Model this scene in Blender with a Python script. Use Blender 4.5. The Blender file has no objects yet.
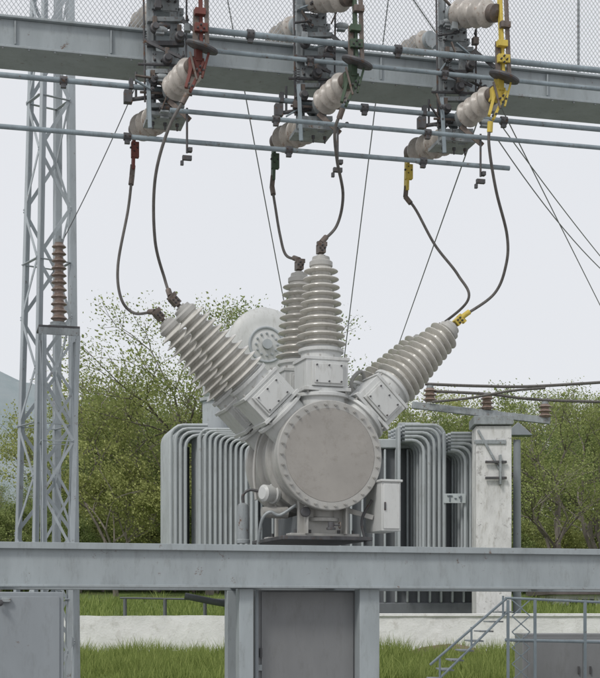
import bpy, math, random
import numpy as np
from mathutils import Vector, Matrix, noise as mnoise
random.seed(7); np.random.seed(7)
scene=bpy.context.scene
EYE=1.6; CAMD=14.0; HV=615.0
T=math.radians(14)
UX=Vector((math.cos(T),math.sin(T),0)); UY=Vector((-math.sin(T),math.cos(T),0)); UZ=Vector((0,0,1))

# ---- back-projection helpers: pixel coordinates u,v -> metres at a chosen depth
def P(u,v,y=0.0):
    D=CAMD+y
    return Vector(((u-300)/1400*D, y, EYE+(HV-v)/1400*D))
def Q(u,v,ly=0.0):
    k=(u-300)/1400
    D=(ly+CAMD*math.cos(T))/(math.cos(T)-k*math.sin(T))
    return P(u,v,D-CAMD)
def sm(a,b,t):
    t=max(0,min(1,(t-a)/(b-a))); return t*t*(3-2*t)
def ground_z(x,y):
    z=0.7*sm(3,16,y)
    z+=0.15*sm(18,24,y)
    if y>22: z+=(min(y,60)-22)*0.054
    if y>60: z+=(min(y,110)-60)*0.056
    if y>110: z+=(y-110)*0.012
    return z+0.04*mnoise.noise(Vector((x*.35,y*.35,0)))+(0.5*mnoise.noise(Vector((x*.03,y*.03,5))) if y>30 else 0)

# ---------------------------------------------------------------- materials
def newmat(name):
    m=bpy.data.materials.new(name); m.use_nodes=True
    nt=m.node_tree; return m,nt,nt.nodes['Principled BSDF']
def paint(name,col,rough=0.5,var=0.12,metal=0.0,rust=0.0,scale=6,bump=0.02,rustcol=(0.12,0.06,0.03),stretch=True,dirt=0.25,spec=0.4):
    m,nt,b=newmat(name); N=nt.nodes; L=nt.links
    tc=N.new('ShaderNodeTexCoord'); mp=N.new('ShaderNodeMapping'); L.new(tc.outputs['Object'],mp.inputs[0])
    mp.inputs['Scale'].default_value=(1,1,0.3 if stretch else 1)
    n1=N.new('ShaderNodeTexNoise'); n1.inputs['Scale'].default_value=scale; n1.inputs['Detail'].default_value=4; n1.inputs['Roughness'].default_value=.65
    L.new(mp.outputs[0],n1.inputs['Vector'])
    r=N.new('ShaderNodeValToRGB'); L.new(n1.outputs['Fac'],r.inputs[0])
    r.color_ramp.elements[0].position=.3; r.color_ramp.elements[1].position=.7
    r.color_ramp.elements[0].color=(*[c*(1-var) for c in col],1); r.color_ramp.elements[1].color=(*[min(1,c*(1+var)) for c in col],1)
    n2=N.new('ShaderNodeTexNoise'); n2.inputs['Scale'].default_value=scale*4.3; n2.inputs['Detail'].default_value=5; n2.inputs['Roughness'].default_value=.75
    L.new(mp.outputs[0],n2.inputs['Vector'])
    r2=N.new('ShaderNodeMapRange'); r2.inputs[1].default_value=.52; r2.inputs[2].default_value=.75; r2.inputs[4].default_value=dirt
    L.new(n2.outputs['Fac'],r2.inputs[0])
    mx=N.new('ShaderNodeMixRGB'); L.new(r2.outputs[0],mx.inputs[0]); L.new(r.outputs[0],mx.inputs[1]); mx.inputs[2].default_value=(col[0]*.45,col[1]*.42,col[2]*.36,1)
    out=mx
    if rust>0:
        n3=N.new('ShaderNodeTexNoise'); n3.inputs['Scale'].default_value=scale*2.1; n3.inputs['Detail'].default_value=5; n3.inputs['Roughness'].default_value=.8
        L.new(tc.outputs['Object'],n3.inputs['Vector'])
        r3=N.new('ShaderNodeMapRange'); r3.inputs[1].default_value=.66-rust*.2; r3.inputs[2].default_value=.74-rust*.2; r3.inputs[4].default_value=.85
        L.new(n3.outputs['Fac'],r3.inputs[0])
        m3=N.new('ShaderNodeMixRGB'); L.new(r3.outputs[0],m3.inputs[0]); L.new(mx.outputs[0],m3.inputs[1]); m3.inputs[2].default_value=(*rustcol,1)
        out=m3
    L.new(out.outputs[0],b.inputs['Base Color'])
    b.inputs['Roughness'].default_value=rough; b.inputs['Metallic'].default_value=metal
    b.inputs['Specular IOR Level'].default_value=spec
    bp=N.new('ShaderNodeBump'); bp.inputs['Strength'].default_value=.35; bp.inputs['Distance'].default_value=bump
    L.new(n2.outputs['Fac'],bp.inputs['Height']); L.new(bp.outputs[0],b.inputs['Normal'])
    return m
M={}
M['beam']=paint('beam_grey_paint',(.325,.36,.375),.5,.12,rust=.16,scale=3,bump=.006,dirt=.38)
M['tube']=paint('tube_blue_grey',(.25,.30,.33),.45,.18,rust=.36,scale=7,bump=.004,dirt=.4)
M['steel']=paint('galvanised_steel',(.29,.315,.325),.5,.25,metal=.15,rust=.45,scale=8,bump=.006,dirt=.45)
M['dsteel']=paint('dark_steel',(.09,.09,.095),.55,.3,metal=.2,rust=.5,scale=9,bump=.008)
M['tank']=paint('tank_enamel',(.40,.395,.375),.42,.10,scale=2.5,bump=.004,dirt=.42)
M['cover']=paint('cover_plate_enamel',(.33,.313,.29),.6,.10,scale=2.2,bump=.003,dirt=.38,stretch=False)
M['turret']=paint('turret_enamel',(.56,.57,.56),.4,.07,scale=3,bump=.004,dirt=.45)
M['porc']=paint('grey_porcelain',(.60,.585,.545),.22,.10,scale=5,bump=.002,dirt=.62,spec=.6)
M['porcb']=paint('weathered_porcelain',(.43,.40,.365),.35,.22,scale=8,bump=.002,rust=.45,rustcol=(.23,.16,.12),dirt=.7,spec=.5)
M['brown']=paint('weathered_glaze_porcelain',(.24,.18,.15),.3,.25,scale=8,bump=.002,dirt=.5,rust=.4,rustcol=(.36,.33,.29),spec=.5)
M['red']=paint('red_phase_paint',(.17,.055,.045),.6,.3,rust=.45,scale=12,bump=.004)
M['green']=paint('green_phase_paint',(.065,.10,.065),.6,.25,rust=.32,scale=12,bump=.004)
M['yellow']=paint('yellow_phase_paint',(.60,.46,.09),.55,.15,rust=.3,scale=12,bump=.004)
M['cable']=paint('weathered_cable',(.12,.112,.105),.6,.3,rust=.15,scale=30,bump=.004)
M['clamp']=paint('clamp_metal',(.15,.125,.11),.5,.35,metal=.25,rust=.5,scale=15,bump=.006)
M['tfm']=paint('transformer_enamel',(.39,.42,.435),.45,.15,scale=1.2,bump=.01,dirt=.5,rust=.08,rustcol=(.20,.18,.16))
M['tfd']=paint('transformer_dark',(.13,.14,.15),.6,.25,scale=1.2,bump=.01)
M['cab']=paint('cabinet_paint',(.20,.205,.21),.5,.10,scale=2,bump=.004,dirt=.3)
M['cabl']=paint('cabinet_light_paint',(.26,.285,.305),.5,.08,scale=2,bump=.004,dirt=.3,rust=.14)
M['lattice']=paint('lattice_paint',(.42,.46,.485),.5,.15,scale=3,bump=.004,dirt=.4,rust=.2)
M['white']=paint('whitewash',(.78,.78,.77),.9,.08,scale=1.3,bump=.06,dirt=.45,rust=.08,rustcol=(.50,.48,.44),stretch=False,spec=.1)
M['post']=paint('whitewashed_concrete',(.66,.66,.65),.9,.2,scale=2.2,bump=.06,dirt=.6,rust=.42,rustcol=(.33,.32,.31),stretch=True,spec=.1)
M['wire']=paint('line_wire',(.22,.23,.24),.5,.1,metal=.3,scale=5)
M['meshw']=paint('mesh_wire',(.45,.47,.49),.5,.1,metal=.2,scale=5)
M['rail']=paint('rail_blue_grey',(.26,.31,.34),.5,.15,scale=5,bump=.004,rust=.2)
M['roof']=paint('roof_sheet',(.12,.10,.10),.7,.2,scale=2)
M['glass']=paint('window_glass',(.03,.035,.04),.1,.1,scale=2,dirt=.1)
M['bark']=paint('bark',(.19,.17,.15),.9,.3,scale=4,bump=.03,spec=.1)
M['sign']=paint('sign_enamel',(.45,.49,.50),.5,.05,scale=3)
M['signt']=paint('sign_lettering',(.14,.16,.18),.5,.05,scale=3)
M['dirt']=paint('bare_soil',(.20,.16,.12),.95,.3,scale=2,bump=.05,stretch=False,spec=.1)

def grassmat(name,c1,c2,c3,sc=.6,bump=.05,gravel=False):
    m,nt,b=newmat(name);N=nt.nodes;L=nt.links
    tc=N.new('ShaderNodeTexCoord')
    a=N.new('ShaderNodeTexNoise');a.inputs['Scale'].default_value=sc;a.inputs['Detail'].default_value=6;a.inputs['Roughness'].default_value=.7
    L.new(tc.outputs['Object'],a.inputs['Vector'])
    r=N.new('ShaderNodeValToRGB');L.new(a.outputs['Fac'],r.inputs[0])
    e=r.color_ramp.elements; e[0].position=.33;e[0].color=(*c1,1);e[1].position=.68;e[1].color=(*c3,1)
    x=e.new(.5);x.color=(*c2,1); out=r.outputs[0]
    if gravel:
        sp=N.new('ShaderNodeSeparateXYZ');L.new(tc.outputs['Object'],sp.inputs[0])
        ad=N.new('ShaderNodeMath');ad.operation='MULTIPLY_ADD';L.new(a.outputs['Fac'],ad.inputs[0]);ad.inputs[1].default_value=3;L.new(sp.outputs[1],ad.inputs[2])
        mr=N.new('ShaderNodeMapRange');L.new(ad.outputs[0],mr.inputs[0]);mr.inputs[1].default_value=8;mr.inputs[2].default_value=10
        vo=N.new('ShaderNodeTexVoronoi');vo.inputs['Scale'].default_value=28;L.new(tc.outputs['Object'],vo.inputs['Vector'])
        gr=N.new('ShaderNodeValToRGB');L.new(vo.outputs['Color'],gr.inputs[0]);gr.color_ramp.elements[0].color=(.18,.175,.165,1);gr.color_ramp.elements[1].color=(.42,.41,.39,1)
        mg_=N.new('ShaderNodeMixRGB');L.new(mr.outputs[0],mg_.inputs[0]);L.new(gr.outputs[0],mg_.inputs[1]);L.new(out,mg_.inputs[2]);out=mg_.outputs[0]
    L.new(out,b.inputs['Base Color']);b.inputs['Roughness'].default_value=.95;b.inputs['Specular IOR Level'].default_value=.1
    n=N.new('ShaderNodeTexNoise');n.inputs['Scale'].default_value=12;n.inputs['Detail'].default_value=4
    L.new(tc.outputs['Object'],n.inputs['Vector'])
    bp=N.new('ShaderNodeBump');bp.inputs['Distance'].default_value=bump;L.new(n.outputs['Fac'],bp.inputs['Height']);L.new(bp.outputs[0],b.inputs['Normal'])
    return m
M['ground']=grassmat('grass_ground',(.17,.16,.09),(.13,.18,.06),(.16,.21,.07),gravel=True)
M['hill']=grassmat('haze_tinted_hill',(.38,.45,.47),(.42,.48,.50),(.46,.51,.51),sc=.03,bump=.5)  # distance haze is painted in: pale blue-green base colours, no volume
def leafmat(name,c1,c2,lo=.8,hi=1.2,tw=.38):
    m,nt,b=newmat(name);N=nt.nodes;L=nt.links; N.remove(b)
    g=N.new('ShaderNodeNewGeometry'); oi=N.new('ShaderNodeObjectInfo')
    r=N.new('ShaderNodeValToRGB');L.new(g.outputs['Random Per Island'],r.inputs[0])
    r.color_ramp.elements[0].color=(*c1,1);r.color_ramp.elements[1].color=(*c2,1)
    hs=N.new('ShaderNodeHueSaturation');L.new(r.outputs[0],hs.inputs['Color'])
    mr=N.new('ShaderNodeMapRange');L.new(oi.outputs['Random'],mr.inputs[0]);mr.inputs[3].default_value=lo;mr.inputs[4].default_value=hi
    L.new(mr.outputs[0],hs.inputs['Value'])
    mr2=N.new('ShaderNodeMapRange');L.new(oi.outputs['Random'],mr2.inputs[0]);mr2.inputs[3].default_value=.53;mr2.inputs[4].default_value=.485
    L.new(mr2.outputs[0],hs.inputs['Hue'])
    df=N.new('ShaderNodeBsdfDiffuse');L.new(hs.outputs[0],df.inputs['Color'])
    tr=N.new('ShaderNodeBsdfTranslucent');L.new(hs.outputs[0],tr.inputs['Color'])
    mx=N.new('ShaderNodeMixShader');mx.inputs[0].default_value=tw
    L.new(df.outputs[0],mx.inputs[1]);L.new(tr.outputs[0],mx.inputs[2]);L.new(mx.outputs[0],N['Material Output'].inputs[0])
    return m
M['leaf']=leafmat('spring_leaves',(.18,.22,.075),(.39,.43,.18))
M['blade']=leafmat('grass_blades',(.15,.20,.055),(.35,.40,.14))

# ---------------------------------------------------------------- mesh builder
class B:
    def __init__(s,bevel=0.0): s.v=[];s.f=[];s.m=[];s.s=[];s.mats=[];s.bevel=bevel
    def mi(s,k):
        if k not in s.mats: s.mats.append(k)
        return s.mats.index(k)
    def add(s,vs,fs,k,smooth=False):
        o=len(s.v); s.v+= [tuple(x) for x in vs]; i=s.mi(k)
        for f in fs:
            s.f.append(tuple(o+a for a in f)); s.m.append(i); s.s.append(smooth)
    @staticmethod
    def fr(d,up=None):
        d=d.normalized(); u=up if up else (Vector((0,0,1)) if abs(d.z)<.95 else Vector((1,0,0)))
        a=u.cross(d).normalized(); b=d.cross(a).normalized(); return a,b,d
    def lathe(s,p0,d,prof,k,n=32,caps=True,smooth=True):
        a,b,d=s.fr(d); vs=[];fs=[]
        for t,r in prof:
            for i in range(n):
                an=2*math.pi*i/n; vs.append(p0+d*t+a*(math.cos(an)*r)+b*(math.sin(an)*r))
        for j in range(len(prof)-1):
            for i in range(n):
                i2=(i+1)%n; fs.append((j*n+i,j*n+i2,(j+1)*n+i2,(j+1)*n+i))
        s.add(vs,fs,k,smooth)
        if caps:
            s.add([vs[i] for i in range(n)],[tuple(reversed(range(n)))],k)
            s.add(vs[-n:],[tuple(range(n))],k)
    def tube(s,p0,p1,r,k,r1=None,n=12):
        d=p1-p0; s.lathe(p0,d,[(0,r),(d.length,r if r1 is None else r1)],k,n)
    def path(s,pts,r,k,n=8,closed=False):
        N=len(pts); vs=[];fs=[]
        t0=(pts[1]-pts[0]).normalized(); a,b,_=s.fr(t0)
        for j,p in enumerate(pts):
            if closed: t=(pts[(j+1)%N]-pts[j-1]).normalized()
            else: t=(pts[min(j+1,N-1)]-pts[max(j-1,0)]).normalized()
            a=(a-t*a.dot(t)).normalized(); b=t.cross(a)
            rr=r[j] if isinstance(r,(list,tuple)) else r
            for i in range(n):
                an=2*math.pi*i/n; vs.append(p+a*math.cos(an)*rr+b*math.sin(an)*rr)
        for j in range(N if closed else N-1):
            j2=(j+1)%N
            for i in range(n):
                i2=(i+1)%n; fs.append((j*n+i,j*n+i2,j2*n+i2,j2*n+i))
        if not closed: fs+= [tuple(reversed(range(n))),tuple((N-1)*n+i for i in range(n))]
        s.add(vs,fs,k,True)
    def box(s,c,ax,ay,az,k):
        vs=[c+ax*i+ay*j+az*l for l in(-1,1) for j in(-1,1) for i in(-1,1)]
        s.add(vs,[(0,2,3,1),(4,5,7,6),(0,1,5,4),(2,6,7,3),(0,4,6,2),(1,3,7,5)],k)
    def beam(s,p0,p1,w,h,k,up=None):
        a,b,d=s.fr(p1-p0,up); c=(p0+p1)/2; s.box(c,a*w/2,b*h/2,d*((p1-p0).length/2),k)
    def angle(s,p0,p1,w,t,k,up=None,flip=1):
        a,b,d=s.fr(p1-p0,up); a=a*flip; c=(p0+p1)/2; L=d*((p1-p0).length/2)
        s.box(c+a*(w/2),a*w/2,b*t/2,L,k); s.box(c+b*(w/2+t/2),a*t/2*1.0,b*w/2,L,k)
    def ring(s,c,nrm,R,r,k,n=32,m=8):
        a,b,d=s.fr(nrm); pts=[c+a*math.cos(2*math.pi*i/n)*R+b*math.sin(2*math.pi*i/n)*R for i in range(n)]
        s.path(pts,r,k,m,closed=True)
    def bolts(s,c,nrm,R,cnt,r,h,k,ph=0):
        a,b,d=s.fr(nrm)
        for i in range(cnt):
            an=2*math.pi*(i+ph)/cnt; p=c+a*math.cos(an)*R+b*math.sin(an)*R
            s.lathe(p,d,[(0,r),(h,r)],k,6,smooth=False)
            s.lathe(p+d*h,d,[(0,r*.5),(h*.5,r*.5)],k,6,smooth=False)
    def obj(s,name):
        me=bpy.data.meshes.new(name); me.from_pydata(s.v,[],s.f); me.update()
        for k in s.mats: me.materials.append(M[k])
        me.polygons.foreach_set('material_index',s.m); me.polygons.foreach_set('use_smooth',s.s)
        me.set_sharp_from_angle(angle=math.radians(40)); me.update()
        o=bpy.data.objects.new(name,me); scene.collection.objects.link(o)
        if s.bevel:
            md=o.modifiers.new('bevel','BEVEL'); md.width=s.bevel; md.segments=2; md.limit_method='ANGLE'; md.angle_limit=math.radians(50)
        return o
def sheds(n,L,r0,r1,depth,t0=0.0):
    pr=[];p=L/n
    for i in range(n):
        f=(i+.5)/n; rs=r0+(r1-r0)*f; rc=rs-depth; t=t0+i*p
        pr+=[(t,rc),(t+.22*p,rc+.004),(t+.30*p,rc+depth*.5),(t+.36*p,rs-.008),(t+.42*p,rs),(t+.50*p,rs-.002),(t+.62*p,rs-depth*.35),(t+.85*p,rc+depth*.12)]
    pr.append((t0+L,pr[-1][1])); return pr
def cr(pts,seg=10):
    out=[];P_=[pts[0]*2-pts[1]]+pts+[pts[-1]*2-pts[-2]]
    for i in range(1,len(P_)-2):
        a,b,c,d=P_[i-1:i+3]
        for j in range(seg):
            t=j/seg; out.append(.5*((2*b)+(c-a)*t+(2*a-5*b+4*c-d)*t*t+(3*b-a-3*c+d)*t**3))
    out.append(pts[-1]); return out
def group(name,parts):
    allv=np.array([v for b in parts.values() for v in b.v]); lo=allv.min(0);hi=allv.max(0)
    c=Vector(((lo[0]+hi[0])/2,(lo[1]+hi[1])/2,lo[2]))
    if len(parts)==1:
        b=list(parts.values())[0]; b.v=[tuple(Vector(v)-c) for v in b.v]; o=b.obj(name); o.location=c; return o
    e=bpy.data.objects.new(name,None); e.location=c; e.empty_display_size=.3; scene.collection.objects.link(e)
    for pn,b in parts.items():
        b.v=[tuple(Vector(v)-c) for v in b.v]; o=b.obj(pn); o.parent=e
    return e

# ================================================================ terrain
xs=np.concatenate([np.linspace(-900,-60,22),np.linspace(-50,50,81),np.linspace(60,900,22)])
ys=np.concatenate([np.linspace(-40,-5,12),np.linspace(-4,60,97),np.linspace(64,140,30),np.linspace(160,1600,30)])
vs=[(x,y,ground_z(x,y)) for y in ys for x in xs]; nx=len(xs)
fs=[(j*nx+i,j*nx+i+1,(j+1)*nx+i+1,(j+1)*nx+i) for j in range(len(ys)-1) for i in range(nx-1)]
me=bpy.data.meshes.new('ground'); me.from_pydata(vs,[],fs); me.materials.append(M['ground']); me.polygons.foreach_set('use_smooth',[True]*len(fs))
scene.collection.objects.link(bpy.data.objects.new('ground',me))
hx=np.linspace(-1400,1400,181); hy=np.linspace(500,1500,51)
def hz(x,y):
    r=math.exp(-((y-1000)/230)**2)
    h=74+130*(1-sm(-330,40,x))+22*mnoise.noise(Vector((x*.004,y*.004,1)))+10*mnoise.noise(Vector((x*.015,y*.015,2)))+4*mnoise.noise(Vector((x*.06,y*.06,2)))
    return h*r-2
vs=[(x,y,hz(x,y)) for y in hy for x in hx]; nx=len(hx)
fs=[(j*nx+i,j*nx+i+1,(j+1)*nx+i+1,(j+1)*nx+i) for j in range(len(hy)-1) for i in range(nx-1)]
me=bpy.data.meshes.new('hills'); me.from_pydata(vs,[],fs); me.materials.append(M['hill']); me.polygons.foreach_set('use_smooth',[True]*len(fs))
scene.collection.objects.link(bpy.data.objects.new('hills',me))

# grass
def grass(name,x0,x1,y0,y1,n,hmin,hmax,w):
    X=np.random.uniform(x0,x1,n);Y=np.random.uniform(y0,y1,n)
    V=np.zeros((n,3,3)); an=np.random.uniform(0,math.pi,n)
    for i in range(n):
        z=ground_z(X[i],Y[i])-.01; cl=.35+1.3*max(0,.5+mnoise.noise(Vector((X[i]*1.3,Y[i]*1.3,3))))
        h=random.uniform(hmin,hmax)*cl; dx=math.cos(an[i])*w;dy=math.sin(an[i])*w
        V[i,0]=(X[i]-dx,Y[i]-dy,z);V[i,1]=(X[i]+dx,Y[i]+dy,z);V[i,2]=(X[i]+random.gauss(0,.35)*h,Y[i]+random.gauss(0,.35)*h,z+h)
    me=bpy.data.meshes.new(name);me.from_pydata(V.reshape(-1,3).tolist(),[],np.arange(n*3).reshape(-1,3).tolist());me.materials.append(M['blade'])
    o=bpy.data.objects.new(name,me);scene.collection.objects.link(o)
grass('grass',-9,9,10,17.2,55000,.08,.34,.011)
grass('grass',-14,16,18.5,45,40000,.10,.40,.025)

# ================================================================ trees
def tree_mesh(name,H,seed,leaf=.16,per=34,spread=.55,lv=5):
    rnd=random.Random(seed); b=B(); tips=[]
    def rec(p,d,L,r,l):
        pts=[p];q=p;dd=d.copy()
        for i in range(3):
            dd=(dd+Vector((rnd.gauss(0,.13),rnd.gauss(0,.13),rnd.gauss(.03,.08)))).normalized(); q=q+dd*L/3; pts.append(q)
        b.path(pts,[r,r*.88,r*.76,r*.62],'bark',5 if l<2 else 3)
        if l>=2: tips.append((q,L)); tips.append((pts[2],L))
        if l>=lv: return
        for i in range(rnd.choice((2,3,3)) if l else 4):
            ax=Vector((rnd.gauss(0,1),rnd.gauss(0,1),rnd.gauss(0,.45))).normalized()
            nd=(dd*(.9 if l else 1.1)+ax*spread*(1.2 if l else .8)).normalized()
            rec(pts[rnd.choice((2,3,3))] if l else pts[rnd.choice((1,2,3))],nd,L*rnd.uniform(.62,.86),r*.58,l+1)
    rec(Vector((0,0,-.3)),Vector((0,0,1)),H*.25,H*.012,0)
    zmax=max(t[0].z for t in tips); k=H/zmax
    mxx=sum(t[0].x for t in tips)/len(tips); myy=sum(t[0].y for t in tips)/len(tips); mzz=sum(t[0].z for t in tips)/len(tips)
    def up(x,y,z): f=max(0,z)/mzz; return ((x-mxx*f)*k,(y-myy*f)*k,z*k)   # straighten the lean of the crown
    b.v=[up(x,y,z) for x,y,z in b.v]
    for q,L in tips:
        c=Vector(up(*q)); sg=L*k*.31
        for i in range(int(per*2.5*rnd.random()**1.6)):
            p=c+Vector((rnd.gauss(0,sg),rnd.gauss(0,sg),rnd.gauss(0,sg*.8)))
            n=Vector((rnd.gauss(0,1),rnd.gauss(0,1),rnd.gauss(.5,1))).normalized(); a=n.orthogonal().normalized(); c2=n.cross(a)
            s=leaf*rnd.uniform(.4,1)
            b.add([p-a*s*.5,p+c2*s*.32,p+a*s*.5,p-c2*s*.32],[(0,1,2,3)],'leaf')
    o=b.obj(name); me=o.data; bpy.data.objects.remove(o); return me
tm=[tree_mesh('tree_a',11,1,per=38),tree_mesh('tree_b',10,5,per=36,spread=.7),tree_mesh('tree_c',9,9,per=40,spread=.6),tree_mesh('tree_d',12,12,per=26,spread=.62,leaf=.15)]
bush=tree_mesh('bush_a',4,21,per=28,spread=1.0,leaf=.13)
def place(me,name,u,y,H0,vt,parent=None,rz=None):
    D=CAMD+y; x=(u-300)/1400*D; z=ground_z(x,y)-.05; h=EYE+(HV-vt)/1400*D-z
    o=bpy.data.objects.new(name,me);scene.collection.objects.link(o);o.location=(x,y,z);s=h/H0
    o.scale=(s*random.uniform(.9,1.15),s*random.uniform(.9,1.15),s); o.rotation_euler=(0,0,random.uniform(0,6.28) if rz is None else rz)
    if parent:o.parent=parent
    return o
dt=bpy.data.objects.new('distant_trees',None);scene.collection.objects.link(dt)
Hs=[11,10,9,12]
def top_v(u):
    if u<80: return random.uniform(462,492)
    if u<210: return random.uniform(384,412)
    if u<440: return random.uniform(400,430)
    return random.uniform(386,412)
for row,(y,du,off) in enumerate([(64,33,10),(84,38,0)]):
    u=-260+off
    while u<880:
        i=random.choice((0,1,2,0,1,2,3)); place(tm[i],'distant_tree',u+random.uniform(-8,8),y+random.uniform(-6,6),Hs[i],top_v(u)+(12 if row==0 else 0),dt); u+=du*random.uniform(.8,1.2)*(.75 if u<80 else 1)
u=-260
while u<880:
    place(bush,'distant_bush',u,random.uniform(52,58),4,random.uniform(500,530),dt); u+=random.uniform(18,30)
place(tm[3],'tree',208,52,12,298); place(tm[3],'tree',258,60,12,312); place(tm[0],'tree',160,56,11,350)
place(tm[3],'tree',545,44,12,388,rz=1.0); place(tm[0],'tree',605,48,11,388); place(tm[1],'tree',462,60,10,390)
place(tm[2],'tree',118,50,9,400)

# ================================================================ low white wall
w=B()
x0,x1=-5.35,12; nn=240; yw=17.6
def wy(x,z): return .022*mnoise.noise(Vector((x*1.7,z*2.5,0)))+.010*mnoise.noise(Vector((x*7,z*7,4)))
def wt(x): return 1.585+.018*mnoise.noise(Vector((x*.6,0,0)))+.010*mnoise.noise(Vector((x*3,2,0)))
rows=9; vs=[];fs=[]
for side in(0,1):
    for j in range(rows):
        for i in range(nn+1):
            x=x0+(x1-x0)*i/nn; z=.45+(wt(x)-.45)*j/(rows-1); yy=(yw-.13+wy(x,z)) if side==0 else yw+.13
            vs.append(Vector((x,yy,z)))
st_=rows*(nn+1)
for j in range(rows-1):
    for i in range(nn):
        a=j*(nn+1)+i; fs.append((a,a+1,a+nn+2,a+nn+1)); fs.append((st_+a+1,st_+a,st_+a+nn+1,st_+a+nn+2))
for i in range(nn):
    a=(rows-1)*(nn+1)+i; fs.append((a,a+1,st_+a+1,st_+a))
for j in range(rows-1):
    a=j*(nn+1); fs.append((a,a+nn+1,st_+a+nn+1,st_+a)); a+=nn; fs.append((a,st_+a,st_+a+nn+1,a+nn+1))
w.add(vs,fs,'white',True)
w2=B(.01)
w2.box(Vector((6.6,17.6,1.60)),Vector((5.4,0,0)),Vector((0,.17,0)),Vector((0,0,.035)),'white')
group('low_white_wall',{'plastered_wall':w,'coping':w2})
s_=B()
vs=[];fs=[]
for j in range(7):
    for i in range(24):
        an=2*math.pi*i/24; rr=j/6*1.1*(1+.25*mnoise.noise(Vector((math.cos(an),math.sin(an),9))))
        vs.append(Vector((3.2+rr*math.cos(an)*1.1,16.2+rr*.45*math.sin(an),.66+.30*(1-(j/6)**2)+.05*mnoise.noise(Vector((an*3,j,0))))))
for j in range(6):
    for i in range(24): fs.append((j*24+i,(j+1)*24+i,(j+1)*24+(i+1)%24,j*24+(i+1)%24))
s_.add(vs,fs,'dirt',True)
group('soil_heap',{'a':s_})

# ================================================================ upper portal beam
def long(b,z,ly,xa,xb,hw,hh,k):
    c=UX*((xa+xb)/2)+UY*ly; c=Vector((c.x,c.y,z)); b.box(c,UX*((xb-xa)/2),UY*hw,UZ*hh,k)
def lyof(u,v,ly): return Q(u,v,ly).z
zt=lyof(0,16,.3); zb=lyof(0,46,.3)
pb=B(.006)
long(pb,(zt+zb)/2,.56,-7,8,.24,(zt-zb)/2-.012,'beam')
pf=B(.004)
long(pf,zt,.56,-7,8,.29,.012,'beam'); long(pf,zb,.56,-7,8,.29,.012,'beam')
for i in range(16):
    x=-6.5+i*.93
    pf.box(UX*x+UY*.30+UZ*((zt+zb)/2),UX*.008,UY*.012,UZ*((zt-zb)/2-.03),'beam')
pbt=B()
for i in range(60):
    x=-6.9+i*.25; p=UX*x+UY*.29; p=Vector((p.x,p.y,zb-.012)); pbt.lathe(p,-UZ,[(0,.014),(.014,.014)],'steel',6)
group('portal_beam',{'box_girder':pb,'flanges':pf,'bolts':pbt})
mg=B(); zz0=zt+.02; zz1=zt+1.3; sp=.047
def LW(x,ly,z): p=UX*x+UY*ly; return Vector((p.x,p.y,z))
h=zz1-zz0
x=-6.5
while x<7.5:
    for sgn in(1,-1):
        mg.tube(LW(x,1.0,zz0),LW(x+sgn*h*.75,1.0,zz1),.0032,'meshw',n=3)
    x+=sp
for z in (zz0,zz1): mg.tube(LW(-6.5,1.0,z),LW(7.5,1.0,z),.018,'steel',n=8)
x=-6.4
while x<7.5: mg.tube(LW(x,1.02,zt),LW(x,1.02,zz1),.016,'steel',n=6); x+=3.3
for x in (-6.4,0.2,6.8): mg.beam(LW(x,.6,zt+.015),LW(x,1.03,zt+.015),.05,.03,'steel')
group('wire_mesh_guard',{'mesh':mg})

def tubeobj(name,u,v,ly,xend,r,k='tube',coll=()):
    p=Q(u,v,ly); xs_=p.dot(UX); b=B(); b.tube(p,p+UX*(xend-xs_),r,k,n=16)
    for c in coll:
        q=p+UX*(c); b.lathe(q,UX,[(0,r*1.6),(.07,r*1.6)],'dsteel',16)
        b.box(q+UX*.035-UZ*(r*1.9),UX*.025,UY*.02,UZ*.022,'dsteel'); b.bolts(q+UX*.035-UY*(r*1.5),-UY,.022,2,.008,.012,'dsteel')
    group(name,{'t':b})
tubeobj('operating_tube',-160,60,-.05,7.5,.026,coll=(2.0,3.1,5.0,6.5))
tubeobj('operating_tube',-160,113,-.1,2.2,.024,coll=(2.6,4.2,5.6))
tubeobj('operating_tube',170,110,-.35,7.5,.022,coll=(1.0,2.55))
tubeobj('operating_tube',206,30,-.3,7.5,.030,coll=(.4,1.9))
tubeobj('operating_tube',206,50,-.25,7.5,.022,coll=(1.0,2.4))

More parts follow.
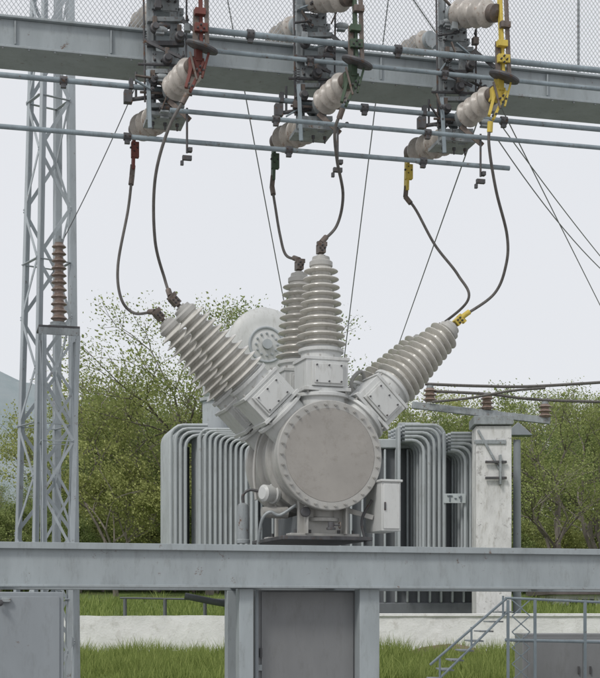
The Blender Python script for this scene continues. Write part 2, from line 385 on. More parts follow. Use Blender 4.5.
# ================================================================ disconnector poles
SP=1.495
cabs={}
def pole(k,col):
    o=UX*(SP*k)
    rnd=random.Random(40+k)
    A=lambda u,v,ly: Q(u,v,ly)+o
    f=B(.004)
    for uu in (153,176):
        f.beam(A(uu,-45,.02),A(uu,120,.02),.055,.05,'steel',UY); f.beam(A(uu-3,-45,-.035),A(uu-3,120,-.035),.012,.07,'steel',UX)
        for v in (-20,10,30,55,75,98,112):
            f.bolts(A(uu+1,v,-.03),-UY,.012,2,.012,.02,'dsteel')
    for v in (-8,20,44,72,106):
        f.beam(A(147,v,-.07),A(184,v,-.07),.06,.045,'steel' if v!=44 else 'dsteel',UZ)
    f.box(A(165,62,.16),UX*.17,UY*.11,UZ*.03,'steel'); f.box(A(165,14,.16),UX*.17,UY*.11,UZ*.03,'steel')
    f.beam(A(150,118,0),A(168,100,0),.02,.05,'steel'); f.beam(A(178,118,0),A(160,98,0),.02,.05,'steel')
    f.box(A(165,121,.1),UX*.19,UY*.2,UZ*.018,'steel')
    for q in(-.12,.0,.12): f.lathe(A(165,121,.0)+UX*q-UZ*.018,-UZ,[(0,.02),(.03,.02),(.032,.01),(.07,.01)],'dsteel',6)
    for dx,v in ((-.1,30),(.12,88),(-.12,84),(.02,60),(.14,36)):
        c=A(165,v,-.12)+UX*dx; f.lathe(c,-UY,[(0,.05),(.05,.05),(.06,.035),(.1,.03)],'dsteel',10); f.box(c+UZ*.05,UX*.02,UY*.02,UZ*.07,'clamp')
    for v in(4,58,94):
        f.box(A(165,v,-.045),UX*.13,UY*.006,UZ*.06,'steel')
        for q in(-.1,-.035,.035,.1): f.lathe(A(165,v,-.052)+UX*q+UZ*.03*(1 if q*v>0 else -1),-UY,[(0,.013),(.016,.013),(.018,.007),(.035,.007)],'dsteel',6)
    hw=B(.003)
    for i in range(28):
        c=A(rnd.uniform(143,192),rnd.uniform(-35,118),rnd.uniform(-.22,-.08)); t=rnd.random()
        if t<.35:
            an=rnd.uniform(-1.3,1.3); d=(UX*math.cos(an)+UZ*math.sin(an)); hw.beam(c-d*rnd.uniform(.05,.13),c+d*.08,.014,rnd.uniform(.025,.04),rnd.choice(('dsteel','clamp','tube')),UY)
            hw.lathe(c+d*.07-UY*.01,-UY,[(0,.022),(.03,.022),(.031,.012),(.05,.012)],'dsteel',8)
        elif t<.6:
            hw.lathe(c,UX,[(0,.02),(.03,.034),(.09,.034),(.12,.02)],rnd.choice(('dsteel','steel')),12); hw.box(c+UX*.05-UZ*.04,UX*.04,UY*.03,UZ*.01,'steel')
        elif t<.8:
            hw.box(c,UX*.03,UY*.03,UZ*.035,rnd.choice(('clamp','steel','dsteel'))); hw.lathe(c+UZ*.03,UZ,[(0,.008),(.09,.008)],'dsteel',6); hw.lathe(c+UZ*.07,UZ,[(0,.016),(.016,.016)],'dsteel',6)
        else:
            hw.path([c+UX*.018*math.cos(q*.9)+UY*.018*math.sin(q*.9)+UZ*q*.0035 for q in range(40)],.004,'dsteel',5)
    hw.tube(A(143,-45,-.1),A(145,102,-.1),.010,'dsteel',n=8); hw.tube(A(187,-45,-.14),A(186,70,-.14),.009,'dsteel',n=8)
    hw.tube(A(138,64,-.1),A(196,66,-.1),.014,'dsteel',n=8); hw.tube(A(140,92,-.12),A(192,95,-.12),.013,'clamp',n=8)
    l=B(.003)
    l.beam(A(168,100,-.2),A(190,120,-.3),.02,.05,'clamp'); l.beam(A(148,70,-.15),A(150,128,-.2),.018,.04,'tube')
    l.tube(A(187,108,-.33),A(187,153,-.33),.011,'dsteel',n=8)
    l.box(A(187,158,-.33),UX*.045,UY*.02,UZ*.022,'dsteel'); l.box(A(190,150,-.33),UX*.02,UY*.03,UZ*.02,'dsteel'); l.box(A(182,163,-.33),UX*.015,UY*.015,UZ*.022,'dsteel')
    l.beam(A(182,20,-.2),A(204,38,-.3),.02,.04,'dsteel'); l.beam(A(144,40,-.1),A(182,58,-.15),.018,.03,'dsteel')
    l.tube(A(127,100,-.05),A(160,96,-.05),.02,'dsteel'); l.box(A(128,97,-.05),UX*.04,UY*.04,UZ*.06,'dsteel')
    l.box(A(131,84,-.05),UX*.02,UY*.03,UZ*.05,'dsteel'); l.tube(A(136,99,-.05),A(136,72,-.05),.012,'dsteel',n=8)
    ins=B()
    def post(p0,p1,n,r,k='porcb'):
        d=p1-p0;L=d.length;dn=d.normalized()
        ins.lathe(p0-dn*.05,d,[(0,r*.7),(.05,r*.72),(.06,r*.5),(.09,r*.5)],'steel',24)
        ins.lathe(p0,d,sheds(n,L,r,r*.97,r*.38,0),k,32)
        ins.lathe(p1,d,[(0,r*.62),(.07,r*.62),(.075,r*.4),(.09,.03)],'clamp',24)
    post(A(173,90,-.18),A(192,68,-.62),4,.135)
    post(A(163,116,.28),A(139,129,.85),4,.145)
    post(A(163,-18,-.15),A(192,-20,-.62),4,.14)
    post(A(156,12,.9),A(138,26,1.3),3,.13)
    ph=B(.004)
    t=A(196,66,-.72)
    ph.box(t,UX*.07,UY*.05,UZ*.06,col); ph.box(t+UZ*.11+UX*.02,UX*.03,UY*.06,UZ*.08,col)
    ph.beam(A(204,62,-.80),A(190,92,-.78),.05,.025,col); ph.beam(A(193,62,-.76),A(186,88,-.76),.045,.03,col)
    ph.beam(A(209,52,-.82),A(202,78,-.82),.03,.02,col); ph.beam(A(190,52,-.80),A(197,80,-.82),.025,.02,'clamp')
    ph.bolts(A(200,70,-.82),-UY,.03,4,.011,.02,'dsteel'); ph.bolts(A(190,86,-.80),-UY,.022,3,.011,.02,'dsteel')
    ph.beam(A(201,50,-.78),A(200,-45,-.66),.065,.03,col,UX); ph.beam(A(207,44,-.82),A(206,-45,-.70),.022,.04,'clamp',UX); ph.beam(A(195,44,-.80),A(196,10,-.74),.02,.05,'clamp',UX)
    ph.box(A(201,28,-.80),UX*.06,UY*.03,UZ*.04,col); ph.box(A(200,12,-.78),UX*.05,UY*.035,UZ*.03,col); ph.box(A(204,-8,-.76),UX*.05,UY*.03,UZ*.03,'clamp')
    ph.bolts(A(201,28,-.83),-UY,.03,4,.01,.02,'dsteel')
    q=A(137,131,.95)
    ph.box(q,UX*.06,UY*.05,UZ*.05,'clamp'); ph.beam(A(134,134,.98),A(133,170,.98),.10,.03,col,UX); ph.box(A(135,150,.95),UX*.04,UY*.03,UZ*.08,col)
    ph.beam(A(133,165,.98),A(132,176,.98),.045,.05,'clamp')
    ph.bolts(A(134,148,.94),-UY,.035,4,.011,.02,'dsteel')
    rg=B(); rc=A(202,47,-.80)
    nrm=(UZ*1.0-UY*.25+UX*.3).normalized()
    rg.ring(rc,nrm,.135,.022,'dsteel',32,8); rg.lathe(rc-nrm*.03,nrm,[(0,.09),(.012,.13),(.03,.14)],'dsteel',24)
    group('disconnector_switch',{'mounting_frame':f,'drive_gear':hw,'levers':l,'post_insulators':ins,'phase_contacts':ph,'contact_ring':rg})
    cabs[k]=(A(187,94,-.78),A(132,176,.98))
for k,c in enumerate(('red','green','yellow')): pole(k,c)

# ================================================================ circuit breaker
TB=math.radians(18)
bx=Vector((math.cos(TB),math.sin(TB),0)); by=Vector((-math.sin(TB),math.cos(TB),0))
C0=P(331,455,-.45)
R=.515
tk=B()
tk.lathe(C0+by*.07,by,[(0,R+.02),(.045,R+.02),(.05,R-.03),(.14,R-.03),(.15,R-.01),(.17,R-.01),(.18,R-.03),(.34,R-.03),(.36,R+.015),(.39,R+.015),(.41,R-.03),(.66,R-.03),(.68,R+.015),(.71,R+.015),(.73,R-.03),(1.0,R-.03),(1.02,R+.02),(1.08,R+.02),(1.1,R-.05),(1.16,R-.25)],'tank',72)
cv=B()
cv.lathe(C0+by*.066,-by,[(0,R+.02),(.042,R+.02),(.05,R+.012),(.05,R-.058)],'tank',72,caps=False)
cv.lathe(C0+by*.018,-by,[(0,R-.058),(.004,R-.062),(.006,.0)],'cover',72,caps=False)
cv.bolts(C0+by*.017,-by,R-.020,30,.016,.022,'tank')
cv.bolts(C0+by*.10,-by,R+.0,30,.012,.02,'dsteel',.5)
bu=B();tu=B(.006)
ends={}
def bushing(ang,dep,key,rusty='clamp'):
    d=(bx*math.sin(ang)+UZ*math.cos(ang)).normalized(); side=(bx*math.cos(ang)-UZ*math.sin(ang)).normalized()
    c=C0+by*dep
    tu.lathe(c,d,[(.35,.235),(.58,.235),(.585,.27),(.62,.27),(.625,.23),(.66,.23)],'turret',32)
    w=.215
    tu.box(c+d*.80,side*w,by*(w-.02),d*.15,'turret')
    tu.box(c+d*.80,side*(w-.05),by*(w+.015),d*.12,'turret')
    tu.box(c+d*.655,side*(w+.025),by*(w),d*.018,'turret')
    tu.box(c+d*.955,side*(w+.015),by*(w-.01),d*.016,'turret')
    tu.lathe(c+d*.97,d,[(0,.20),(.06,.20),(.065,.225),(.10,.225),(.105,.18),(.12,.18)],'turret',32)
    fp=c+d*.80-by*(w+.022)
    tu.box(fp,side*(w-.07),by*.010,d*.095,'turret')
    for a in(-1,0,1):
        for e in(-1,1):
            tu.lathe(fp+side*a*(w-.09)+d*e*.078-by*.01,-by,[(0,.009),(.014,.009)],'dsteel',6)
    for a in (-.17,-.06,.06,.17):
        for e in(.655,.955): tu.lathe(c+side*a*1.15+d*(e-.045)-by*(w-.035),d,[(0,.012),(.085,.012)],'tank',6)
    bu.lathe(c+d*1.09,d,sheds(10,.80,.25,.165,.078),'porc',48)
    bu.lathe(c+d*1.885,d,[(0,.10),(.01,.115),(.05,.115),(.07,.09),(.10,.085),(.105,.05),(.12,.045)],'tank',24)
    bu.lathe(c+d*1.99,d,[(0,.022),(.12,.022)],'clamp',10)
    e=c+d*2.07
    bu.box(e,side*.035,by*.05,d*.045,rusty); bu.box(e+d*.05+side*.01,side*.05,by*.02,d*.02,rusty)
    bu.bolts(e-by*.05,-by,.025,4,.010,.018,'dsteel')
    ends[key]=e+d*.06
a=math.radians(45.5)
for dep,r in((.30,0),(1.0,1)):
    bushing(-a,dep,(0,r)); bushing(0,dep,(1,r)); bushing(a,dep,(2,r),'yellow' if r==0 else 'clamp')
ba=B(.006)
g0=C0+by*.62
for s in(-1,1):
    ba.box(g0-UZ*.60+by*.38*s,bx*.26,by*.03,UZ*.18,'tank'); ba.box(g0-UZ*.765+by*.38*s,bx*.36,by*.07,UZ*.015,'tank')
    for q in(-.3,-.15,.15,.3):
        ba.lathe(g0-UZ*.75+by*(.38*s-.04)+bx*q,UZ,[(0,.016),(.035,.016)],'dsteel',6)
    for q in(-.2,.2): ba.box(g0-UZ*.62+by*(.38*s-.07)+bx*q,bx*.01,by*.06,UZ*.14,'tank')
ba.box(g0-UZ*.66,bx*.24,by*.34,UZ*.09,'tfd')
ba.box(g0-UZ*.80,bx*.46,by*.55,UZ*.02,'dsteel')
ba.lathe(C0+by*.3-UZ*.45,-UZ,[(0,.14),(.14,.14),(.145,.18),(.18,.18)],'tank',24)
mb=B(.01)
c=P(383,508,-.15); mb.box(c,bx*.10,by*.22,UZ*.24,'turret'); mb.box(c-by*.225,bx*.085,by*.006,UZ*.22,'turret'); mb.box(c-by*.235-bx*.07,bx*.01,by*.008,UZ*.04,'dsteel'); mb.box(c+UZ*.25,bx*.115,by*.24,UZ*.012,'turret')
mb.beam(c-bx*.1-UZ*.1,C0+by*.4-UZ*.42,.05,.05,'tank')
ft=B()
c=P(262,493,-.2); ft.lathe(c,(bx*1+by*.4),[(0,.06),(.02,.085),(.12,.085),(.13,.10),(.16,.10),(.18,.05),(.3,.05)],'turret',24)
c=P(262,512,-.15); ft.lathe(c,bx,[(0,.05),(.1,.06),(.26,.06)],'tank',16)
c=P(243,505,-.1); ft.lathe(c+UZ*.02,-UZ,[(0,.02),(.02,.055),(.05,.06),(.36,.06),(.37,.07),(.40,.07)],'steel',20)
ft.path(cr([P(243,503,-.1),P(243,495,-.1),P(250,490,-.1),P(262,492,-.1)],6),.014,'dsteel')
ft.path(cr([P(296,505,-.3),P(280,515,-.3),P(270,512,-.3),P(262,520,-.3),P(258,545,-.25)],6),.016,'steel')
ft.path(cr([P(268,425,.1),P(258,440,.0),P(254,470,-.05),P(256,500,-.1)],6),.014,'tank')
ft.path(cr([P(372,500,-.2),P(362,520,-.2),P(366,545,-.2)],6),.014,'dsteel')
c=P(305,512,-.4); ft.lathe(c,-by,[(0,.05),(.03,.05),(.035,.04)],'dsteel',16)
ft.box(P(352,402,-.1),bx*.10,by*.05,UZ*.03,'tank'); ft.box(P(306,400,-.1),bx*.06,by*.05,UZ*.05,'tank')
for uu in(288,374): ft.ring(P(uu,405,-.15),by,.035,.010,'tank',16,6)
c=P(331,522,-.42); ft.lathe(c,-UZ,[(0,.03),(.05,.03),(.055,.045),(.075,.045)],'dsteel',12); ft.tube(c-UZ*.03,c-UZ*.03+bx*.09,.008,'dsteel',n=8); ft.ring(c-UZ*.03+bx*.09,bx,.03,.006,'clamp',14,5)
ft.path(cr([P(352,398,.25),P(352,380,.25),P(362,372,.3),P(366,390,.35)],6),.02,'tank')
group('oil_circuit_breaker',{'tank':tk,'end_cover':cv,'bushings':bu,'current_transformer_turrets':tu,'pedestal':ba,'mechanism_box':mb,'fittings':ft})

def lead(name,pts,r=.015,endcol='clamp',lugs=True):
    b=B(); b.path(cr(pts,12),r,'cable',8)
    if lugs:
        for i,j in((0,1),(-1,-2)):
            d=(pts[j]-pts[i]).normalized(); b.tube(pts[i],pts[i]+d*.10,.028,endcol,n=10)
    group(name,{'c':b})
f,bk=cabs[0]
lead('flexible_lead',[f,Q(168,130,-.75),Q(155,180,-.6),Q(155,240,-.35),Q(165,280,-.15),ends[(0,0)]])
lead('flexible_lead',[bk,Q(128,210,.9),Q(118,265,.75),Q(121,298,.7),Q(134,313,.7),ends[(0,1)]])
f,bk=cabs[1]
lead('flexible_lead',[f,Q(335,130,-.7),Q(337,160,-.55),Q(343,195,-.3),Q(337,225,-.1),ends[(1,0)]])
lead('flexible_lead',[bk,Q(275,205,.9),Q(280,235,.75),Q(286,255,.7),ends[(1,1)]])
f,bk=cabs[2]
lead('flexible_lead',[f,Q(489,145,-.75),Q(496,190,-.6),Q(507,235,-.4),Q(506,265,-.3),Q(494,294,-.15),ends[(2,0)]],endcol='yellow')
lead('flexible_lead',[bk,Q(416,210,.9),Q(435,245,.7),Q(458,275,.4),Q(468,300,.3),ends[(2,1)]],endcol='clamp')

# ================================================================ lower support beam + breaker frame
zt2=EYE+(HV-546)/1400*13.5; zb2=EYE+(HV-588)/1400*13.5
sb=B(.004); zc=(zt2+zb2)/2; hh=(zt2-zb2)/2
lyf=-.62
long(sb,zc,lyf+.10,-6,7,.05,hh-.008,'beam')
sbf=B(.003); long(sbf,zt2-.03,lyf+.085,-6,7,.085,.03,'beam'); long(sbf,zb2+.008,lyf+.085,-6,7,.085,.012,'beam')
sb2=B(.004); long(sb2,zc,1.15,-6,7,.05,hh-.002,'beam')
cr_=B(.004)
for x in(-5.5,-3,-.45,.62,3,5.5): cr_.box(LW(x,.32,zc-.02),UX*.05,UY*.78,UZ*(hh-.05),'beam')
cols=B(.004)
for uu,wd in((244.5,.068),(367,.10)):
    p=Q(uu,590,-.45); cols.box(Vector((p.x,p.y,(zb2-.01)/2)),UX*wd,UY*.09,UZ*((zb2-.01)/2),'beam'); cols.box(Vector((p.x,p.y,.02)),UX*.2,UY*.2,UZ*.02,'steel')
for uu in(-260,900):
    p=Q(uu,590,-.45); cols.box(Vector((p.x,p.y,(zb2-.01)/2)),UX*.1,UY*.09,UZ*((zb2-.01)/2),'beam')
for xx in(-5.5,-.45,.62,5.5):
    p=LW(xx,1.15,0); cols.box(Vector((p.x,p.y,(zb2)/2)),UX*.08,UY*.08,UZ*(zb2/2),'beam')
group('support_frame',{'front_web':sb,'front_flanges':sbf,'rear_beam':sb2,'cross_members':cr_,'columns':cols})
cb=B(.008)
pl=Q(254,590,-.35);pr=Q(356,590,-.35); c=(pl+pr)/2; hw=(pr-pl).length/2
top=zb2-.02; c.z=(top+.5)/2; hz_=(top-.5)/2
cb.box(c+UY*.3,UX*hw,UY*.30,UZ*hz_,'cab')
cbd=B(.004)
cbd.box(c-UY*.008+UX*.02,UX*(hw-.05),UY*.006,UZ*(hz_-.015),'cab')
cbd.box(c-UY*.02-UX*(hw-.022),UX*.016,UY*.018,UZ*hz_,'cabl')
cbd.lathe(c-UY*.03-UX*(hw-.06)+UZ*.02,UZ,[(0,.014),(.09,.014)],'dsteel',10)
cbd.box(c-UY*.025-UX*(hw-.055)-UZ*.08,UX*.02,UY*.008,UZ*.03,'steel')
cleg=B()
for a_ in(-1,1):
    for e_ in(.04,.56): cleg.box(Vector((0,0,.25))+Vector((c.x,c.y,0))+UX*a_*(hw-.05)+UY*e_,UX*.03,UY*.03,UZ*.25,'cab')
group('control_cabinet',{'body':cb,'front_panel':cbd,'legs':cleg})
lc=B(.01)
pl=Q(-50,592,-.8);pr=Q(64,592,-.8); c=(pl+pr)/2;hw=(pr-pl).length/2; top=EYE+(HV-592)/1400*12.6
lc.box(Vector((c.x,c.y,(top+.3)/2))+UY*.3,UX*hw,UY*.3,UZ*((top-.3)/2),'cabl')
lcd=B(.005); lcd.box(Vector((c.x,c.y,(top+.3)/2))-UY*.010,UX*(hw-.04),UY*.008,UZ*((top-.3)/2-.04),'cabl')
lcd.lathe(Q(0,603,-.86),-UY,[(0,.03),(.02,.03),(.025,.012),(.06,.012)],'dsteel',12); lcd.box(Q(6,600,-.84),UX*.04,UY*.02,UZ*.02,'steel')
lcl=B()
for a_ in(-1,1):
    for e_ in(.04,.56): lcl.box(Vector((c.x,c.y,.15))+UX*a_*(hw-.05)+UY*e_,UX*.03,UY*.03,UZ*.15,'cab')
group('terminal_cabinet',{'body':lc,'door':lcd,'legs':lcl})

# ================================================================ lattice towers
def lattice(name,bc,tc,wb,wt,segs,leg=.05,brace=.028,yaw=T+.35,k='lattice'):
    b=B(); ax=Vector((math.cos(yaw),math.sin(yaw),0)); ay=Vector((-math.sin(yaw),math.cos(yaw),0))
    cs=[(-1,-1),(1,-1),(1,1),(-1,1)]
    def pt(i,t):
        w=wb+(wt-wb)*t; c=bc.lerp(tc,t); return c+ax*cs[i][0]*w/2+ay*cs[i][1]*w/2
    for i in range(4): b.angle(pt(i,0),pt(i,1),leg,.010,k,up=ax if i in(0,3) else ay)
    br=B()
    for j in range(segs):
        t0=j/segs;t1=(j+1)/segs
        for i in range(4):
            i2=(i+1)%4
            if (j+i)%2: br.beam(pt(i,t0),pt(i2,t1),brace,.008,k,up=ay if i%2==0 else ax)
            else: br.beam(pt(i2,t0),pt(i,t1),brace,.008,k,up=ay if i%2==0 else ax)
        if j%3==2:
            for i in range(4): br.beam(pt(i,t1),pt((i+1)%4,t1),brace,.008,k)
    return b,br
y=2.6
bc=P(42,600,y); bc.z=0; tc=P(50,-60,y)
b1,b2=lattice('lattice_tower',bc,tc,.58,.32,15,leg=.075,brace=.042)
fd=B(.02); fd.box(Vector((bc.x,bc.y,.08)),Vector((.5,0,0)),Vector((0,.5,0)),UZ*.1,'post')
group('lattice_tower',{'legs':b1,'bracing':b2,'footing':fd})
y=1.9
bc=P(53,600,y); bc.z=0; tc=P(58,338,y)
b1,b2=lattice('x',bc,tc,.24,.38,8,leg=.045,brace=.030,yaw=T)
pf_=B(.004); c=P(58,330,y); pf_.box(c,UX*.23,UY*.2,UZ*.012,'dsteel'); pf_.box(c-UZ*.05-UY*.19,UX*.23,UY*.006,UZ*.045,'steel'); pf_.box(c-UZ*.05+UX*.225,UX*.006,UY*.18,UZ*.045,'steel'); pf_.lathe(c+UZ*.012,UZ,[(0,.13),(.03,.13),(.04,.09),(.07,.09)],'steel',20)
pi_=B(); p0=P(59,322,y);L=(322-243)/1400*(14+y)
pi_.lathe(p0,UZ,sheds(11,L,.095,.08,.035),'brown',28); pi_.lathe(p0+UZ*L,UZ,[(0,.05),(.04,.05),(.045,.02),(.08,.02)],'steel',16)
group('post_insulator_stand',{'legs':b1,'bracing':b2,'platform':pf_,'post_insulator':pi_})

def wire(name,a,b,r=.007,sag=0.0):
    m=B(); pts=[a.lerp(b,t/16)-UZ*sag*4*(t/16)*(1-t/16) for t in range(17)]; m.path(pts,r,'wire',6); group(name,{'w':m})
ow=[(P(64,238,1.9),P(134,90,.6),.006,.04),
    (P(222,-30,3),P(287,318,9),.008,0),(P(392,-30,3),P(336,425,11),.008,0),
    (P(478,120,1),P(396,352,12),.008,0),(P(400,-20,2),P(610,268,13),.009,.1),(P(500,105,1),P(620,345,9),.007,0),(P(498,140,1.2),P(640,300,8),.007,.2)]
for a_,b_,r_,s__ in ow: wire('overhead_wire',a_,b_,r_,s__)

# ================================================================ power transformer
yT=21.0
def TQ(u,v,ly=0):
    return P(u,v,yT)+UY*ly
def radiator(b,u_in,u_out,vt,vb,n,sx,sz,ranks,rsp,ly0,r=.045,Rm=.28):
    sgn=1 if u_out>u_in else -1
    for k in range(ranks):
        base=UY*(ly0+k*rsp)
        for i in range(n):
            xi=TQ(u_in,vt).x; xo=TQ(u_out,vt).x-sgn*i*sx; zt_=TQ(0,vt).z-i*sz; zb_=TQ(0,vb).z+i*sz
            Rr=min(Rm,abs(xo-xi)*.8)
            def V(x,z): return Vector((x,yT,z))+base
            pts=[V(xi,zt_),V(xo-sgn*Rr,zt_)]
            for q in range(1,5):
                an=math.pi/2*q/4; pts.append(V(xo-sgn*Rr+sgn*Rr*math.sin(an),zt_-Rr+Rr*math.cos(an)))
            pts.append(V(xo,zb_+Rr))
            for q in range(1,5):
                an=math.pi/2*q/4; pts.append(V(xo-sgn*Rr+sgn*Rr*math.cos(an),zb_+Rr-Rr*math.sin(an)))
            pts.append(V(xi,zb_)); b.path(pts,r,'tfm',8)
rl=B(); radiator(rl,252,191,436,578,12,.124,.042,6,.2,-1.3,r=.038,Rm=.2); radiator(rl,200,164,431,578,4,.12,.08,8,.2,-1.1,r=.042,Rm=.3)
rr=B(); radiator(rr,386,424,433,576,5,.125,.09,7,.22,-1.5,r=.040); radiator(rr,430,470,441,576,6,.13,.08,7,.22,-1.5,r=.040)
tt=B(.03)
def bx_(u0,u1,v0,v1,l0,l1,k,b=tt):
    a_=TQ(u0,v0);c_=TQ(u1,v1); b.box(Vector(((a_.x+c_.x)/2,yT,(a_.z+c_.z)/2))+UY*((l0+l1)/2),Vector(((c_.x-a_.x)/2,0,0)),Vector((0,1,0))*((l1-l0)/2),UZ*((a_.z-c_.z)/2),k)
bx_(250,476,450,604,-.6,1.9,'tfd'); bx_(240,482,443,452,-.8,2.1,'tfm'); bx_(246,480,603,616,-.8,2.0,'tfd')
for i in range(20): bx_(254+i*11,256.2+i*11,453,603,-.85,-.59,'tfm')
for u0,u1 in((174,192),(196,250)):
    bx_(u0,u1,445,572,.35,.40,'tfd')  # dark sheets added behind the tubes, standing in for shade inside the radiator
bx_(383,386,434,580,-1.55,-.6,'tfm'); bx_(426,429,440,580,-1.55,-.6,'tfm')
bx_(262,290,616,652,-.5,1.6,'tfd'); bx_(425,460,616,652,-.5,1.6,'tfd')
bx_(300,330,428,444,-.5,.5,'tfm'); bx_(208,252,412,434,-.3,1.2,'tfm'); bx_(400,422,424,444,-.3,.8,'tfm')
sg=B(); bx_(422,443,499,508,-1.60,-1.57,'sign',sg)
for seg in ((427,428,501,506.5),(425,430,500.6,501.6),(432,434,503.2,504.2),(437.5,438.7,501,506.5),(436,437.6,501.8,502.8)): bx_(*seg,-1.63,-1.60,'signt',sg)
cn=B(); cc=TQ(258,352)-UY*1.0
cn.lathe(cc,UY,[(0,.0),(0,.30),(.02,.34),(.03,.60),(.06,.78),(.14,.88),(.16,.93),(.22,.93),(.24,.88),(3.2,.88),(3.3,.7)],'turret',48,caps=False)
cn.ring(cc+UY*.02,UY,.42,.035,'tfm'); cn.bolts(cc+UY*.005,-UY,.27,12,.03,.04,'tfm'); cn.lathe(cc,-UY,[(0,.12),(.1,.12)],'tfm',20)
cn.lathe(TQ(225,385)-UY*.5,UY,[(0,.3),(.05,.45),(1.2,.45),(1.25,.3)],'tfm',32)
cn.lathe(TQ(262,318)-UY*.2,UY,[(0,.1),(.05,.25),(.9,.25)],'turret',24)
cn.box(TQ(258,405)+UY*.2,Vector((.1,0,0)),Vector((0,.1,0)),UZ*.9,'tfm'); cn.box(TQ(240,405)+UY*1.6,Vector((.1,0,0)),Vector((0,.1,0)),UZ*.9,'tfm')
cn.path(cr([TQ(280,372)-UY*.3,TQ(292,385)-UY*.3,TQ(300,410)-UY*.3,TQ(312,430)-UY*.2],8),.09,'tfm',10)
cn.lathe(TQ(215,440)-UY*.2,UZ,[(0,.35),(.9,.35),(.92,.42),(1.0,.42)],'tfm',28)
bt=B()
for uu,vv in((352,430),(372,430)):
    p0=TQ(uu,vv+12)+UY*.3; bt.lathe(p0,UZ,[(0,.22),(.3,.22)],'tfm',20); bt.lathe(p0+UZ*.3,UZ,sheds(6,.75,.20,.15,.06),'porc',24)
group('power_transformer',{'radiator_tubes':rl,'radiator_tubes_right':rr,'tank':tt,'conservator':cn,'bushings':bt,'sign_plate':sg})

yp=19.0
po=B(.02); a_=P(474,428,yp);c_=P(509,600,yp); po.box(Vector(((a_.x+c_.x)/2,yp,(a_.z+.7)/2)),Vector(((c_.x-a_.x)/2,0,0)),Vector((0,.42,0)),UZ*((a_.z-.7)/2),'post')
pc=B(.01); c=P(491,423,yp); pc.box(c,Vector((.46,0,0)),Vector((0,.5,0)),UZ*.10,'steel'); pc.box(c+UZ*.16-Vector((.1,0,0)),Vector((.22,0,0)),Vector((0,.3,0)),UZ*.1,'tfm')
pc.beam(P(412,405,yp-.3),P(550,421,yp-.3),.12,.16,'steel'); pc.beam(P(474,442,yp-.44),P(506,442,yp-.44),.03,.10,'steel'); pc.beam(P(478,430,yp-.45),P(500,470,yp-.45),.03,.06,'steel')
pc.beam(P(500,455,yp-.45),P(500,485,yp-.45),.22,.05,'steel')
for v in(462,478): pc.box(P(496,v,yp-.5),Vector((.25,0,0)),Vector((0,.03,0)),UZ*.03,'dsteel')
bi=B()
for uu,vv in((430,402),(487,410),(545,418)):
    p0=P(uu,vv,yp-.3); bi.lathe(p0,UZ,sheds(3,.32,.17,.15,.06),'brown',20); bi.lathe(p0+UZ*.32,UZ,[(0,.08),(.06,.08)],'steel',12)
bb=B()
bb.path(cr([P(425,384,yp-.3),P(480,386,yp-.3),P(540,386,yp-.2),P(680,377,yp)],8),.035,'cable',8)
bb.path(cr([P(427,391,yp-.3),P(487,394,yp-.3),P(545,400,yp-.2),P(680,404,yp)],8),.035,'cable',8)
bb.path(cr([P(432,402,yp-.5),P(470,398,yp-.5),P(510,391,yp-.5),P(545,388,yp-.3)],8),.03,'cable',8)
group('busbar_post',{'concrete_post':po,'steel_cap':pc,'pin_insulators':bi,'bus_pipes':bb})
lp=B(.01); yq=20.5; p=P(517,440,yq)
lp.lathe(Vector((p.x,yq,.7)),UZ,[(0,.11),(p.z-.7,.09)],'cabl',16)
c=P(517,436,yq); lp.add([c+Vector((-.36,-.2,0)),c+Vector((.36,-.2,0)),c+Vector((0,-.2,.32)),c+Vector((-.36,.2,0)),c+Vector((.36,.2,0)),c+Vector((0,.2,.32))],[(0,1,2),(3,5,4),(0,3,4,1),(1,4,5,2),(2,5,3,0)],'cabl')
group('capped_vent_post',{'a':lp})

# ================================================================ metal staircase (right)
st=B(.003); ys_=5.5
def S(u,v,dy=0): return P(u,v,ys_+dy)
for dy in(0,.8):
    st.beam(S(428,690,dy),S(507,612,dy),.02,.06,'rail',UY)
    st.tube(S(430,665,dy),S(507,588+10,dy),.018,'rail')
    for t in(.15,.55,.95):
        a_=S(428,690,dy).lerp(S(507,612,dy),t); st.tube(a_,a_+UZ*.28,.015,'rail')
    for uu in(508,535,585):
        p=S(uu,600,dy); st.beam(Vector((p.x,p.y,.0)),p,.04,.04,'rail')
    st.tube(S(505,598,dy),S(640,604,dy),.018,'rail'); st.tube(S(505,640,dy),S(640,643,dy),.022,'rail')
for t in range(9):
    a_=S(428,690,0).lerp(S(507,612,0),t/8); st.box(a_+Vector((0,.4,0)),Vector((.09,0,0)),Vector((0,.39,0)),UZ*.01,'steel')
for q in range(5):
    st.beam(S(512,600+q*16,0),S(530,616+q*16,0),.02,.015,'rail'); st.beam(S(530,600+q*16,0),S(512,616+q*16,0),.02,.015,'rail')
st.box(S(580,641,.4),Vector((.95,0,0)),Vector((0,.39,0)),UZ*.012,'steel')
group('metal_staircase',{'frame':st})
bxb=B(.01); p=P(560,650,8); bxb.box(Vector((p.x+.3,8,.75)),Vector((.95,0,0)),Vector((0,.4,0)),UZ*.56,'cab')
bxd=B(.005)
for q in(-.45,.45): bxd.box(Vector((p.x+.3+q,7.592,.75)),Vector((.42,0,0)),Vector((0,.006,0)),UZ*.50,'cab'); bxd.box(Vector((p.x+.3+q*.2,7.57,.75)),Vector((.012,0,0)),Vector((0,.02,0)),UZ*.06,'dsteel')
group('relay_cabinet',{'body':bxb,'doors':bxd})
yb=40; hb=B(.02); a_=P(556,594,yb); g=ground_z(a_.x,yb)
wdt=9
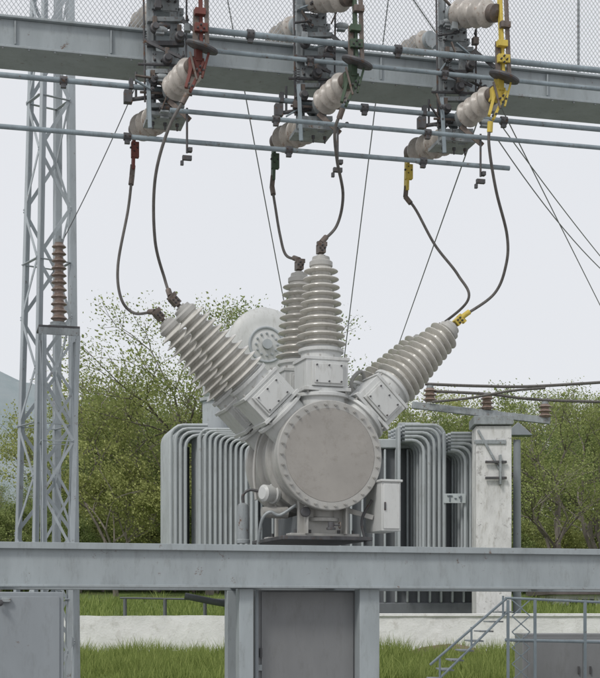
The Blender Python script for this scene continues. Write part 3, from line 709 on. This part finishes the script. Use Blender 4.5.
hb.box(Vector((a_.x+wdt/2,yb+2.5,(g-.3+a_.z)/2)),Vector((wdt/2,0,0)),Vector((0,2.5,0)),UZ*((a_.z-g+.3)/2),'white')
hr=B(.01); hr.box(Vector((a_.x+wdt/2,yb+2.5,a_.z+.06)),Vector((wdt/2+.3,0,0)),Vector((0,2.9,0)),UZ*.09,'roof')
hw_=B()
for i in range(4): hw_.box(Vector((a_.x+1+i*2.1,yb-.01,a_.z-.45)),Vector((.5,0,0)),Vector((0,.03,0)),UZ*.25,'glass')
group('low_white_building',{'walls':hb,'roof':hr,'windows':hw_})
dp=B(); dp.path(cr([P(185,596,22),P(215,602,22),P(240,606,22)],6),.09,'tfd',10); dp.path([P(120,598,24),P(236,600,24)],.03,'tfd',6)
for uu in(125,165,205): q=P(uu,599,24); dp.tube(Vector((q.x,24,ground_z(q.x,24)-.1)),q,.05,'tfd')
group('pipe_rail',{'a':dp})

# ================================================================ light, world, camera
el=math.radians(48); rot=math.radians(215)
w=bpy.data.worlds.new('World'); scene.world=w; w.use_nodes=True; nt=w.node_tree; N=nt.nodes; L=nt.links
bg=N['Background']; sky=N.new('ShaderNodeTexSky'); sky.sky_type='NISHITA'; sky.sun_disc=False; sky.sun_elevation=el; sky.sun_rotation=rot; sky.dust_density=4; sky.air_density=1
mx=N.new('ShaderNodeMixRGB'); mx.inputs[0].default_value=.92; L.new(sky.outputs[0],mx.inputs[1])
tc=N.new('ShaderNodeTexCoord'); nz=N.new('ShaderNodeTexNoise'); nz.inputs['Scale'].default_value=1.3; nz.inputs['Detail'].default_value=3; L.new(tc.outputs['Generated'],nz.inputs['Vector'])
rp=N.new('ShaderNodeValToRGB'); L.new(nz.outputs['Fac'],rp.inputs[0]); rp.color_ramp.elements[0].position=.3; rp.color_ramp.elements[1].position=.7
rp.color_ramp.elements[0].color=(.95,.96,.97,1); rp.color_ramp.elements[1].color=(1,1,1,1)
ml=N.new('ShaderNodeMixRGB'); ml.blend_type='MULTIPLY'; ml.inputs[0].default_value=1; ml.inputs[1].default_value=(8.45,8.58,8.9,1); L.new(rp.outputs[0],ml.inputs[2])
L.new(ml.outputs[0],mx.inputs[2]); L.new(mx.outputs[0],bg.inputs[0]); bg.inputs[1].default_value=.1
sd=bpy.data.lights.new('sun','SUN'); sd.energy=1.5; sd.angle=math.radians(12); sd.color=(1,.97,.92)
so=bpy.data.objects.new('sun',sd); scene.collection.objects.link(so)
dirv=Vector((math.sin(rot)*math.cos(el),math.cos(rot)*math.cos(el),math.sin(el)))
so.rotation_euler=dirv.to_track_quat('Z','Y').to_euler(); so.location=dirv*50
cd=bpy.data.cameras.new('camera'); co=bpy.data.objects.new('camera',cd); scene.collection.objects.link(co); scene.camera=co
co.location=(0,-CAMD,EYE); co.rotation_euler=(math.radians(90),0,0)
cd.sensor_fit='HORIZONTAL'; cd.sensor_width=36; cd.lens=84; cd.shift_y=(HV-339)/600; cd.clip_end=5000; cd.clip_start=.1
scene.view_settings.view_transform='Standard'; scene.view_settings.look='None'; scene.view_settings.exposure=0
print('polys',sum(len(o.data.polygons) for o in scene.objects if o.type=='MESH'))
